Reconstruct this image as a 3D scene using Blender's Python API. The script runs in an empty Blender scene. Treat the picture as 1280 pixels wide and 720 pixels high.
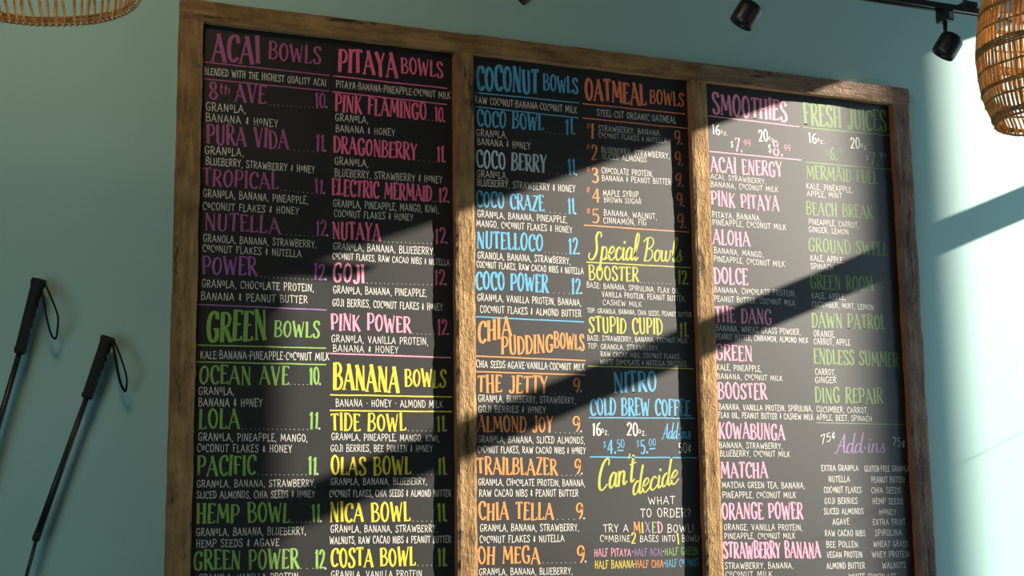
import bpy, bmesh, math, random
from math import sin, cos, pi, radians, sqrt, atan2, hypot
from mathutils import Vector, Matrix, noise

random.seed(7)
C = bpy.context.scene.collection
SC = bpy.context.scene

# ------------------------------------------------------------------ camera, world, sun, exposure
FOC = 1740.0                      # focal length in pixels of a 1280 wide frame
EYE = 1.6
YP = -0.014                       # front of the chalkboards (the wall is y = 0)
CAM = Vector((0, YP - 3.2, EYE))
AX = Vector((0.92542477, 0.37580413, -0.04858252))     # camera right axis, in the world (x right, y into the wall, z up)
def _axes():
    r = [[0.92542477, 0.01209908, -0.37873819], [0.04858252, 0.9874531, 0.1502535], [0.37580413, -0.15744837, 0.91322575]]
    f = lambda v: Vector((v[0], v[2], -v[1]))
    return f(r[0]), f(r[1]), f(r[2])
RX, RD, RF = _axes()              # right, down, forward
cd = bpy.data.cameras.new('camera')
cam = bpy.data.objects.new('camera', cd); C.objects.link(cam)
cd.sensor_width = 36; cd.lens = 36 * FOC / 1280; cd.clip_start = 0.05
m = Matrix((RX, -RD, -RF)).transposed().to_4x4(); m.translation = CAM
cam.matrix_world = m
SC.camera = cam

SC.view_settings.view_transform = 'Standard'
SC.view_settings.look = 'None'
SC.view_settings.gamma = 1
SC.view_settings.exposure = 0.0
SC.view_settings.use_curve_mapping = False

w = bpy.data.worlds.new('world'); SC.world = w; w.use_nodes = True
bg = w.node_tree.nodes['Background']
bg.inputs[0].default_value = (0.47, 0.72, 0.95, 1); bg.inputs[1].default_value = 3.2

SUN = Vector((2.7, -1.0, 1.08)).normalized()      # direction towards the sun
def lamp(name, kind, loc, energy, col, **kw):
    d = bpy.data.lights.new(name, kind); d.energy = energy; d.color = col
    for k, v in kw.items(): setattr(d, k, v)
    o = bpy.data.objects.new(name, d); C.objects.link(o); o.location = loc
    return o
def aim(o, d):
    o.rotation_euler = Vector(d).to_track_quat('-Z', 'Y').to_euler()
sun = lamp('sun', 'SUN', (8, -3, 4), 20, (1.0, 0.90, 0.76), angle=radians(0.53)); aim(sun, -SUN)
# added daylight fill from the left, outside the frame; no window is built
day = lamp('side_fill_daylight', 'AREA', (-3.1, -3.6, 1.4), 112, (0.43, 0.80, 0.96), shape='RECTANGLE', size=3.2, size_y=2.2); aim(day, (1, 0.25, 0))
# warm ceiling light of the room
warm = lamp('ceiling_light', 'AREA', (-0.1, -1.3, 3.5), 12, (1.0, 0.70, 0.36), shape='DISK', size=0.4); aim(warm, (0.35, 0.8, -1))

# ------------------------------------------------------------------ helpers
def P(u, v, y=YP):
    """point of the plane at depth y seen at pixel (u, v)"""
    d = RX * ((u - 640) / FOC) + RD * ((v - 360) / FOC) + RF
    return CAM + d * ((y - CAM.y) / d.y)
def Q(u, v, depth):
    return CAM + (RX * ((u - 640) / FOC) + RD * ((v - 360) / FOC) + RF) * depth

def obj(name, verts, faces, mat, parent=None, smooth=False, mats=None, midx=None):
    me = bpy.data.meshes.new(name); me.from_pydata([tuple(v) for v in verts], [], faces)
    for mm in (mats or [mat]): me.materials.append(mm)
    if midx: me.polygons.foreach_set('material_index', midx)
    if smooth: me.polygons.foreach_set('use_smooth', [True] * len(me.polygons))
    me.update()
    o = bpy.data.objects.new(name, me); C.objects.link(o)
    if parent: o.parent = parent
    return o
def thing(name, label, cat, loc=(0, 0, 0), group=None):
    o = bpy.data.objects.new(name, None); C.objects.link(o); o.location = loc; o.empty_display_size = 0.05
    o['label'] = label; o['category'] = cat
    if group: o['group'] = group
    return o
def box_data(x0, x1, y0, y1, z0, z1):
    v = [(x, y, z) for x in (x0, x1) for y in (y0, y1) for z in (z0, z1)]
    f = [(0, 1, 3, 2), (4, 6, 7, 5), (0, 4, 5, 1), (2, 3, 7, 6), (0, 2, 6, 4), (1, 5, 7, 3)]
    return v, f
def box(name, x0, x1, y0, y1, z0, z1, mat, parent=None):
    v, f = box_data(x0, x1, y0, y1, z0, z1)
    return obj(name, v, f, mat, parent)
def merge(parts):
    V, F = [], []
    for v, f in parts:
        n = len(V); V += list(v); F += [tuple(i + n for i in q) for q in f]
    return V, F
def tube(pts, rad, n=8, closed=False, cap=True, flat=1.0):
    """tube along points; rad a number or one per point"""
    pts = [Vector(p) for p in pts]; N = len(pts)
    if not hasattr(rad, '__len__'): rad = [rad] * N
    V, F = [], []
    up = None
    for i, p in enumerate(pts):
        if closed: t = pts[(i + 1) % N] - pts[i - 1]
        else: t = pts[min(i + 1, N - 1)] - pts[max(i - 1, 0)]
        t.normalize()
        if up is None:
            up = t.orthogonal().normalized()
            if abs(t.y) < 0.9: up = Vector((0, 1, 0)) - t * t.y; up.normalize()
        else: up = (up - t * up.dot(t)).normalized()
        s = t.cross(up)
        for k in range(n):
            a = 2 * pi * k / n
            V.append(p + up * (cos(a) * rad[i] * flat) + s * (sin(a) * rad[i]))
    for i in range(N if closed else N - 1):
        j = (i + 1) % N
        for k in range(n):
            l = (k + 1) % n
            F.append((i * n + k, i * n + l, j * n + l, j * n + k))
    if cap and not closed:
        F.append(tuple(range(n))[::-1]); F.append(tuple((N - 1) * n + k for k in range(n)))
    return V, F
def lathe(prof, axis0, axis1, n=28):
    """profile [(t, r)] along the segment axis0-axis1 (t in metres from axis0)"""
    a = Vector(axis0); d = (Vector(axis1) - a).normalized(); u = d.orthogonal().normalized(); s = d.cross(u)
    V, F = [], []
    for t, r in prof:
        for k in range(n):
            an = 2 * pi * k / n
            V.append(a + d * t + (u * cos(an) + s * sin(an)) * r)
    for i in range(len(prof) - 1):
        for k in range(n):
            l = (k + 1) % n
            F.append((i * n + k, i * n + l, (i + 1) * n + l, (i + 1) * n + k))
    F.append(tuple(range(n))[::-1]); F.append(tuple((len(prof) - 1) * n + k for k in range(n)))
    return V, F
def spline(p, k=5, closed=False):
    n = len(p); out = []
    rng = range(n if closed else n - 1)
    for i in rng:
        g = (lambda j: p[j % n]) if closed else (lambda j: p[max(0, min(n - 1, j))])
        a, b, c, d = [Vector(g(i + q)) for q in (-1, 0, 1, 2)]
        for s in range(k):
            t = s / k
            out.append(0.5 * ((2 * b) + (c - a) * t + (2 * a - 5 * b + 4 * c - d) * t * t + (3 * b - a - 3 * c + d) * t ** 3))
    if not closed: out.append(Vector(p[-1]))
    return out

# ------------------------------------------------------------------ materials
def mat(name, col, rough=0.6, spec=0.5, metal=0.0):
    m = bpy.data.materials.new(name); m.use_nodes = True
    b = m.node_tree.nodes['Principled BSDF']
    b.inputs['Base Color'].default_value = (*col, 1); b.inputs['Roughness'].default_value = rough
    b.inputs['Specular IOR Level'].default_value = spec; b.inputs['Metallic'].default_value = metal
    return m
def N(m, t, **kw):
    n = m.node_tree.nodes.new(t)
    for k, v in kw.items():
        if k in ('label_',): continue
        if isinstance(k, str) and hasattr(n, k): setattr(n, k, v)
    return n
def L(m, a, b): m.node_tree.links.new(a, b)
def noise_node(m, vec, scale, detail=4, rough=0.6):
    n = N(m, 'ShaderNodeTexNoise'); n.inputs['Scale'].default_value = scale
    n.inputs['Detail'].default_value = detail; n.inputs['Roughness'].default_value = rough
    L(m, vec, n.inputs['Vector']); return n
def ramp(m, fac, stops):
    r = N(m, 'ShaderNodeValToRGB'); e = r.color_ramp.elements
    while len(e) < len(stops): e.new(0.5)
    for i, (p, c) in enumerate(stops): e[i].position = p; e[i].color = (*c, 1)
    L(m, fac, r.inputs[0]); return r

def wood(name, axis, dark, light, bump=0.75, fine=1.0):
    m = mat(name, light, 0.85, 0.25); b = m.node_tree.nodes['Principled BSDF']
    tc = N(m, 'ShaderNodeTexCoord'); mp = N(m, 'ShaderNodeMapping')
    s = [9, 9, 9]; s['xyz'.index(axis)] = 1.1
    mp.inputs['Scale'].default_value = s; L(m, tc.outputs['Object'], mp.inputs[0])
    g = noise_node(m, mp.outputs[0], 7, 8, 0.68)
    g2 = noise_node(m, tc.outputs['Object'], 11, 5, 0.65)
    mx = N(m, 'ShaderNodeMath'); mx.operation = 'MULTIPLY_ADD'; L(m, g.outputs[0], mx.inputs[0]); mx.inputs[1].default_value = 0.55
    mm = N(m, 'ShaderNodeMath'); mm.operation = 'MULTIPLY'; L(m, g2.outputs[0], mm.inputs[0]); mm.inputs[1].default_value = 0.45
    L(m, mm.outputs[0], mx.inputs[2])
    mid = tuple((a + c) / 2 for a, c in zip(dark, light))
    r = ramp(m, mx.outputs[0], [(0.34, dark), (0.5, mid), (0.64, light)]); L(m, r.outputs[0], b.inputs['Base Color'])
    # knots and cracks
    sp = list(s); sp['xyz'.index(axis)] = 1.4
    mp2 = N(m, 'ShaderNodeMapping'); mp2.inputs['Scale'].default_value = [v * 0.9 for v in sp]; L(m, tc.outputs['Object'], mp2.inputs[0])
    vor = noise_node(m, mp2.outputs[0], 3.0, 5, 0.8)
    ck = ramp(m, vor.outputs[0], [(0.36, (0, 0, 0)), (0.42, (1, 1, 1))])
    mu = N(m, 'ShaderNodeMix'); mu.data_type = 'RGBA'; mu.blend_type = 'MULTIPLY'; mu.inputs[0].default_value = 0.75
    L(m, r.outputs[0], mu.inputs[6]); L(m, ck.outputs[0], mu.inputs[7]); L(m, mu.outputs[2], b.inputs['Base Color'])
    # rough sawn relief
    mp4 = N(m, 'ShaderNodeMapping'); s4 = [75] * 3; s4['xyz'.index(axis)] = 40; mp4.inputs['Scale'].default_value = s4; L(m, tc.outputs['Object'], mp4.inputs[0])
    s3 = [150 * fine] * 3; s3['xyz'.index(axis)] = 60 * fine
    mp3 = N(m, 'ShaderNodeMapping'); mp3.inputs['Scale'].default_value = s3; L(m, tc.outputs['Object'], mp3.inputs[0])
    f = noise_node(m, mp3.outputs[0], 1.0, 4, 0.65)
    b1 = N(m, 'ShaderNodeBump'); b1.inputs['Strength'].default_value = bump; b1.inputs['Distance'].default_value = 0.0035; L(m, f.outputs[0], b1.inputs['Height'])
    b2 = N(m, 'ShaderNodeBump'); b2.inputs['Strength'].default_value = bump; b2.inputs['Distance'].default_value = 0.009; L(m, g.outputs[0], b2.inputs['Height']); L(m, b1.outputs[0], b2.inputs['Normal'])
    b3 = N(m, 'ShaderNodeBump'); b3.inputs['Strength'].default_value = 0.6; b3.inputs['Distance'].default_value = 0.004; L(m, ck.outputs[0], b3.inputs['Height']); L(m, b2.outputs[0], b3.inputs['Normal'])
    g4 = noise_node(m, mp4.outputs[0], 1.0, 3, 0.55); g4.inputs['Distortion'].default_value = 1.6
    b4 = N(m, 'ShaderNodeBump'); b4.inputs['Strength'].default_value = 0.8 * bump; b4.inputs['Distance'].default_value = 0.010; L(m, g4.outputs[0], b4.inputs['Height']); L(m, b3.outputs[0], b4.inputs['Normal'])
    L(m, b4.outputs[0], b.inputs['Normal'])
    return m
DK, LT = (0.10, 0.050, 0.018), (0.39, 0.245, 0.105)
M_post = wood('barn_wood_upright', 'z', DK, LT)
M_rail = wood('barn_wood_rail', 'x', DK, LT)
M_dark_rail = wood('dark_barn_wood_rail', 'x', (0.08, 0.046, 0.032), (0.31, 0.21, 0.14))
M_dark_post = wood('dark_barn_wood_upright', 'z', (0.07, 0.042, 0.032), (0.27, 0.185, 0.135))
M_cut = wood('reddish_cut_wood', 'z', (0.20, 0.075, 0.035), (0.42, 0.17, 0.08), 0.3)
M_cut_rail = wood('tan_cut_wood', 'x', (0.42, 0.24, 0.11), (0.62, 0.40, 0.21), 0.3)

def wall_mat(name, col):
    m = mat(name, col, 0.62, 0.3); b = m.node_tree.nodes['Principled BSDF']
    tc = N(m, 'ShaderNodeTexCoord')
    n1 = noise_node(m, tc.outputs['Object'], 90, 3, 0.5); n2 = noise_node(m, tc.outputs['Object'], 1.3, 3, 0.5)
    r = ramp(m, n2.outputs[0], [(0.3, tuple(c * 0.96 for c in col)), (0.7, tuple(min(1, c * 1.03) for c in col))]); L(m, r.outputs[0], b.inputs['Base Color'])
    bp = N(m, 'ShaderNodeBump'); bp.inputs['Strength'].default_value = 0.12; bp.inputs['Distance'].default_value = 0.001
    L(m, n1.outputs[0], bp.inputs['Height']); L(m, bp.outputs[0], b.inputs['Normal'])
    return m
M_wall = wall_mat('teal_wall_paint', (0.295, 0.475, 0.445))
M_white = wall_mat('white_paint', (0.6, 0.6, 0.57))
M_floor = wall_mat('concrete_floor', (0.18, 0.16, 0.14))
M_ceiling = wall_mat('dark_ceiling_paint', (0.04, 0.04, 0.042))
M_black = mat('black_metal', (0.012, 0.012, 0.013), 0.38, 0.5)
M_rail_metal = mat('black_track_metal', (0.02, 0.02, 0.022), 0.3, 0.5)
M_grip = mat('black_grip_rubber', (0.010, 0.010, 0.011), 0.75, 0.3)
M_shaft = mat('black_pole_lacquer', (0.010, 0.010, 0.013), 0.4, 0.4)
M_strap = mat('black_strap_webbing', (0.012, 0.012, 0.012), 0.9, 0.2)
M_steel = mat('brushed_steel', (0.5, 0.5, 0.5), 0.35, 0.5, 1.0)
M_glow = mat('lamp_glass', (0.8, 0.75, 0.65), 0.3, 0.5)

M_board = mat('chalkboard', (0.014, 0.014, 0.015), 0.44, 0.85)
def _board():
    m = M_board; b = m.node_tree.nodes['Principled BSDF']; tc = N(m, 'ShaderNodeTexCoord')
    n1 = noise_node(m, tc.outputs['Object'], 3.5, 6, 0.6)
    r = ramp(m, n1.outputs[0], [(0.35, (0.0045, 0.0045, 0.005)), (0.7, (0.010, 0.010, 0.011))]); L(m, r.outputs[0], b.inputs['Base Color'])
    n2 = noise_node(m, tc.outputs['Object'], 260, 2, 0.5)
    bp = N(m, 'ShaderNodeBump'); bp.inputs['Strength'].default_value = 0.12; bp.inputs['Distance'].default_value = 0.0006
    L(m, n2.outputs[0], bp.inputs['Height']); L(m, bp.outputs[0], b.inputs['Normal'])
_board()
def chalk(name, col):
    m = mat(name, col, 0.52, 0.6); b = m.node_tree.nodes['Principled BSDF']; tc = N(m, 'ShaderNodeTexCoord')
    n = noise_node(m, tc.outputs['Object'], 140, 3, 0.6)
    r = ramp(m, n.outputs[0], [(0.3, tuple(c * 0.72 for c in col)), (0.6, col)]); L(m, r.outputs[0], b.inputs['Base Color'])
    return m
K = dict(
    W=chalk('white_chalk', (0.76, 0.74, 0.68)), DW=chalk('dull_white_chalk', (0.42, 0.42, 0.40)),
    AC=chalk('plum_chalk', (0.36, 0.085, 0.24)), PW=chalk('violet_chalk', (0.30, 0.10, 0.33)),
    PK=chalk('pink_chalk', (0.80, 0.14, 0.30)), LP=chalk('light_pink_chalk', (0.85, 0.30, 0.44)),
    GR=chalk('green_chalk', (0.21, 0.40, 0.08)), JG=chalk('leaf_green_chalk', (0.145, 0.255, 0.06)),
    BL=chalk('blue_chalk', (0.08, 0.36, 0.60)), PB=chalk('pale_blue_chalk', (0.42, 0.56, 0.62)),
    OR=chalk('orange_chalk', (0.72, 0.25, 0.055)), RO=chalk('red_orange_chalk', (0.78, 0.20, 0.09)),
    YE=chalk('yellow_chalk', (0.68, 0.54, 0.03)), YG=chalk('yellow_green_chalk', (0.42, 0.43, 0.045)),
    PU=chalk('purple_chalk', (0.26, 0.14, 0.36)))

def cane(name, a, b_):
    m = mat(name, a, 0.6, 0.3); b = m.node_tree.nodes['Principled BSDF']; tc = N(m, 'ShaderNodeTexCoord')
    n = noise_node(m, tc.outputs['Object'], 70, 4, 0.7)
    r = ramp(m, n.outputs[0], [(0.35, a), (0.65, b_)]); L(m, r.outputs[0], b.inputs['Base Color'])
    tr = N(m, 'ShaderNodeBsdfTranslucent'); L(m, r.outputs[0], tr.inputs[0])
    mx = N(m, 'ShaderNodeMixShader'); mx.inputs[0].default_value = 0.45
    L(m, b.outputs[0], mx.inputs[1]); L(m, tr.outputs[0], mx.inputs[2]); L(m, mx.outputs[0], m.node_tree.nodes['Material Output'].inputs[0])
    return m
M_cane = cane('cane', (0.46, 0.25, 0.085), (0.80, 0.52, 0.22))
M_weave = cane('woven_cane_band', (0.30, 0.16, 0.06), (0.58, 0.35, 0.14))
M_stitch = cane('pale_cane_stitch', (0.75, 0.62, 0.38), (0.9, 0.8, 0.55))

# ------------------------------------------------------------------ the room
XW, XO = 3.70, 3.80               # right wall, inner and outer face
X0, Y0, ZC = -3.2, -6.0, 3.6
def struct(o): o['kind'] = 'structure'; return o
struct(box('wall_back', X0, XO, 0, 0.12, 0, ZC, M_wall))
struct(box('floor', X0, XO, Y0, 0, -0.1, 0, M_floor))
struct(box('ceiling', X0, XO, Y0, 0.12, ZC, ZC + 0.1, M_ceiling))
struct(box('wall_left', X0 - 0.1, X0, Y0, 0.12, 0, ZC, M_wall))
struct(box('wall_front', X0, XO, Y0 - 0.1, Y0, 0, ZC, M_floor))
ZH = EYE + 1.78                   # underside of the window head
YJ = -1.150                       # window jamb
YN = -0.10
v, f = merge([box_data(XW, XO, Y0, YJ, 0, ZC), box_data(XW, XO, YJ, YN, ZH, ZC), box_data(XW, XO, YN, 0, 0, ZC), box_data(XW, XO, YJ, YN, 0, 0.5)])
struct(obj('wall_right', v, f, M_white))
win = box('window_1', 3.765, XO, YJ, YN, EYE + 1.168, EYE + 1.256, M_black); struct(win)
tb = merge([box_data(3.765, XO, YJ, YN, 0.5, 0.56)])
o = obj('window_sill', tb[0], tb[1], M_black, win)
_w = P(1280, 540, 0); zw = _w.z + .4 * (XO - _w.x)
v, f = tube([(XO - .004, YJ, zw), (XO - .004, YN, zw)], .0009, 6)
obj('window_wire', v, f, M_black, win)
pl = lathe([(0, 0.070), (6.4, 0.070)], (2.53 + 2.7 * 2.2, -2.2, -0.1), (2.53 + 2.7 * 2.2, -2.2, 6), 20)
o = obj('awning_post', pl[0], pl[1], M_black, None, True)
o['label'] = 'slim black post standing outside the right-hand window'; o['category'] = 'post'
struct(box('ground', XO, 16, -9, 6, -0.2, -0.1, M_floor))

# ------------------------------------------------------------------ menu board frame
YF = YP - 0.022                   # front of the frame timbers
def beam(name, x0, x1, z0, z1, yf, yb, axis, mats, seed, parent, rough=0.0014, wob=0.0022):
    """rough sawn timber: uneven front face and waney edges"""
    la, lc = ((z1 - z0), (x1 - x0)) if axis == 'z' else ((x1 - x0), (z1 - z0))
    na = max(8, int(la / 0.010)); nc = 7
    V = []; F = []; MI = []
    def pt(a, c, y):
        return (x0 + c * (x1 - x0), y, z0 + a * (z1 - z0)) if axis == 'z' else (x0 + a * (x1 - x0), y, z0 + c * (z1 - z0))
    for i in range(na + 1):
        a = i / na
        for j in range(nc + 1):
            c = j / nc
            x, y, z = pt(a, c, yf)
            q = Vector((x * 14, seed, z * 14)); q2 = Vector((x * 60, seed, z * 60))
            y += rough * noise.noise(q) * 1.2 + rough * 0.7 * noise.noise(q2)
            if j in (0, nc):
                y += 0.0022
                s = -1 if j == 0 else 1
                wv = wob * noise.noise(Vector((a * la * 9, seed + 3 + s, 0))) + wob * 0.5 * noise.noise(Vector((a * la * 45, seed + 8 + s, 0)))
                if axis == 'z': x += wv
                else: z += wv
            V.append((x, y, z))
    def idx(i, j): return i * (nc + 1) + j
    for i in range(na):
        for j in range(nc):
            q = (idx(i, j), idx(i, j + 1), idx(i + 1, j + 1), idx(i + 1, j))
            F.append(q if axis == 'z' else q[::-1]); MI.append(0)
    nb = len(V)
    for i in range(na + 1):
        for j in (0, nc):
            x, y, z = V[idx(i, j)]; V.append((x, yb, z))
    for i in range(na):
        a, b = nb + 2 * i, nb + 2 * i + 1; c, d = a + 2, b + 2
        F.append((idx(i, 0), idx(i + 1, 0), c, a)); MI.append(1)
        F.append((idx(i, nc), b, d, idx(i + 1, nc))); MI.append(1)
        F.append((a, c, d, b)); MI.append(0)
    F.append(tuple(idx(0, j) for j in range(nc + 1)) + (nb + 1, nb)); MI.append(0)
    F.append(tuple(idx(na, j) for j in range(nc + 1)) + (nb + 2 * na + 1, nb + 2 * na)); MI.append(0)
    o = obj(name, V, F, None, parent, False, mats, MI)
    return o
def fx(xp): return xp * (3.2 - 0.022) / 3.2      # plane abscissa of a front edge seen over the chalkboard
def fz(zp): return EYE + zp * (3.2 - 0.022) / 3.2
menu = thing('menu_board', 'large three-panel chalkboard menu in a weathered barn-wood frame on the teal wall', 'menu board', (0, 0, 0))
ZB = 0.86
ZT0, ZT1 = fz(1.156), fz(1.206)
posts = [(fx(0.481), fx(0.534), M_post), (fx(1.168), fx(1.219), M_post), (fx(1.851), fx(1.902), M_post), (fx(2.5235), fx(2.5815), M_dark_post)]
XJ = P(871, 90, YF).x
beam('frame_rail', posts[0][0], XJ, ZT0, ZT1, YF, -0.001, 'x', [M_rail, M_cut_rail], 1.3, menu)
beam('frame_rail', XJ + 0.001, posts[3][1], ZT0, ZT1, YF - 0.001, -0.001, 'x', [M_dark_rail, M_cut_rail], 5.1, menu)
beam('frame_rail', posts[0][0], posts[3][1], ZB - 0.055, ZB, YF, -0.001, 'x', [M_rail, M_cut_rail], 9.7, menu)
for k, (a, b, mm) in enumerate(posts):
    beam('frame_post', a, b, ZB + 0.001, ZT0 - 0.001, YF, -0.001, 'z', [mm, M_cut], 20.0 + 7 * k, menu, wob=0.0032 if k == 3 else 0.0022)
boards = []
for a, b in ((posts[0][1] - 0.01, posts[1][0] + 0.004), (posts[1][1] - 0.01, posts[2][0] + 0.004), (posts[2][1] - 0.01, posts[3][0] + 0.004)):
    boards.append(box('chalkboard', a, b, YP, -0.002, ZB - 0.01, ZT0 + 0.006, M_board, menu))

# ------------------------------------------------------------------ hand lettering: a stroke font
# T thick straight, t thin straight, S smooth thick (pen angle), s smooth medium; points x,y with cap height 1
G = {
'A': (.56, 't.02,0 .27,1|T.25,1 .53,0|t.09,.35 .45,.33'),
'B': (.47, 'T.07,0 .07,1|s.02,1 .28,1 .39,.8 .29,.58 .09,.53|s.09,.53 .34,.5 .45,.27 .32,.04 .02,0'),
'C': (.45, 'S.43,.74 .40,.95 .26,1 .10,.85 .05,.48 .12,.13 .27,0 .43,.14'),
'D': (.48, 'T.08,0 .08,1|s.02,1 .28,.95 .43,.68 .43,.34 .29,.06 .02,0'),
'E': (.40, 'T.08,0 .08,1|t.02,1 .37,.98|t.08,.53 .31,.54|t.02,0 .39,.03|t.37,.98 .37,.88|t.39,.03 .38,.13'),
'F': (.39, 'T.08,0 .08,1|t.02,1 .38,.98|t.08,.54 .31,.55|t.38,.98 .37,.87'),
'G': (.50, 'S.43,.78 .39,.96 .26,1 .10,.85 .05,.48 .12,.12 .27,0 .42,.12 .43,.4|t.28,.42 .48,.43'),
'H': (.50, 'T.08,0 .08,1|T.41,0 .41,1|t.08,.5 .41,.52'),
'I': (.17, 'T.085,0 .085,1'),
'J': (.36, 'S.28,1 .28,.3 .22,.02 .08,.0 .03,.14|t.16,1 .34,1'),
'K': (.49, 'T.08,0 .08,1|t.09,.42 .43,1|T.17,.54 .46,0'),
'L': (.38, 'T.08,0 .08,1|t.02,0 .37,.03|t.37,.03 .36,.16'),
'M': (.66, 't.05,0 .11,1|T.11,1 .33,.25|t.33,.25 .54,1|T.54,1 .60,0'),
'N': (.52, 't.07,0 .07,1|T.07,1 .44,0|t.44,0 .44,1'),
'O': (.50, 'S.25,1 .11,.86 .05,.5 .12,.13 .25,0|s.25,0 .38,.13 .45,.5 .39,.86 .25,1'),
'P': (.45, 'T.08,0 .08,1|s.02,1 .31,.99 .42,.76 .33,.5 .09,.45'),
'Q': (.52, 'S.25,1 .11,.86 .05,.5 .12,.13 .25,0|s.25,0 .38,.13 .45,.5 .39,.86 .25,1|T.27,.25 .48,-.08'),
'R': (.48, 'T.08,0 .08,1|s.02,1 .30,.99 .40,.78 .31,.55 .09,.5|T.20,.5 .46,0'),
'S': (.42, 'S.37,.80 .33,.97 .19,1 .07,.86 .10,.66 .24,.50 .36,.32 .36,.12 .22,0 .08,.04 .04,.22'),
'T': (.44, 'T.22,0 .22,1|t.02,.98 .42,1|t.02,.98 .02,.88|t.42,1 .42,.9'),
'U': (.48, 'S.08,1 .08,.3 .13,.06 .25,0|s.25,0 .36,.07 .40,.3 .40,1'),
'V': (.50, 'T.04,1 .25,0|t.25,0 .46,1'),
'W': (.72, 'T.04,1 .20,0|t.20,0 .36,.78|T.36,.78 .52,0|t.52,0 .68,1'),
'X': (.48, 'T.05,1 .43,0|t.43,1 .05,0'),
'Y': (.48, 'T.04,1 .24,.47|t.45,1 .24,.47|T.24,.47 .23,0'),
'Z': (.44, 't.05,1 .40,1|T.40,1 .05,0|t.05,0 .41,.02'),
'0': (.46, 'S.23,1 .10,.86 .05,.5 .11,.13 .23,0|s.23,0 .36,.13 .41,.5 .36,.86 .23,1'),
'1': (.26, 'T.15,0 .15,1|t.15,1 .03,.84'),
'2': (.44, 'S.06,.78 .12,.96 .24,1 .37,.86 .35,.6 .20,.28 .05,.02|t.05,.02 .41,.04'),
'3': (.42, 'S.06,.86 .18,1 .33,.9 .33,.66 .16,.54|S.16,.54 .36,.46 .38,.18 .22,0 .05,.1'),
'4': (.46, 't.30,1 .04,.3|t.04,.3 .44,.32|T.31,.95 .31,0'),
'5': (.42, 't.38,.99 .10,.97|t.10,.97 .09,.56|S.09,.56 .25,.62 .38,.42 .34,.12 .20,0 .05,.08'),
'6': (.42, 'S.36,.97 .18,.82 .07,.5 .08,.14 .22,0 .36,.1 .37,.36 .24,.52 .09,.38'),
'7': (.42, 't.04,.98 .39,.98|T.39,.98 .16,0|t.04,.98 .04,.86'),
'8': (.44, 'S.35,.84 .22,1 .09,.84 .13,.62 .32,.42 .39,.2 .24,0 .07,.14 .09,.36 .30,.58 .35,.84'),
'9': (.42, 'S.36,.72 .25,.45 .09,.5 .06,.78 .18,.99 .34,.92 .37,.62 .33,.25 .20,0'),
'&': (.34, 't.16,1 .16,0|s.29,.76 .08,.72 .24,.52 .05,.38 .10,.2 .30,.26'),
'$': (.36, 's.32,.82 .16,.92 .05,.76 .18,.52 .32,.3 .18,.1 .03,.2|t.18,1.05 .18,-.06'),
'#': (.40, 't.12,1 .10,0|t.28,1 .26,0|t.02,.68 .38,.70|t.02,.32 .37,.34'),
'!': (.16, 'T.08,1 .08,.3|t.08,.1 .08,.02'),
'?': (.36, 's.05,.8 .16,1 .32,.85 .26,.6 .16,.4 .16,.28|t.16,.1 .16,.02'),
"'": (.12, 't.07,1 .05,.82'),
',': (.15, 't.09,.08 .05,-.16'), '.': (.16, 'T.08,.10 .08,-.02'), ':': (.16, 't.08,.16 .08,.06|t.08,.6 .08,.5'),
'-': (.26, 't.04,.48 .22,.48'), '·': (.22, 'T.11,.55 .11,.43'), ' ': (.30, ''),
'¢': (.34, 's.30,.60 .17,.70 .06,.5 .06,.3 .17,.14 .30,.22|t.19,.86 .15,0'),
# small letters
'o': (.34, 's.17,.92 .07,.80 .04,.60 .09,.40 .17,.34 .27,.42 .30,.62 .26,.84 .17,.92'),
't': (.30, 'T.14,1 .14,.15|s.14,.15 .17,.0 .28,.06|t.02,.66 .28,.68'),
'h': (.40, 'T.07,1 .07,0|s.07,.45 .20,.66 .32,.55 .33,0'),
'z': (.34, 't.04,.62 .30,.62|T.30,.62 .04,.02|t.04,.02 .32,.04'),
}
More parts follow.
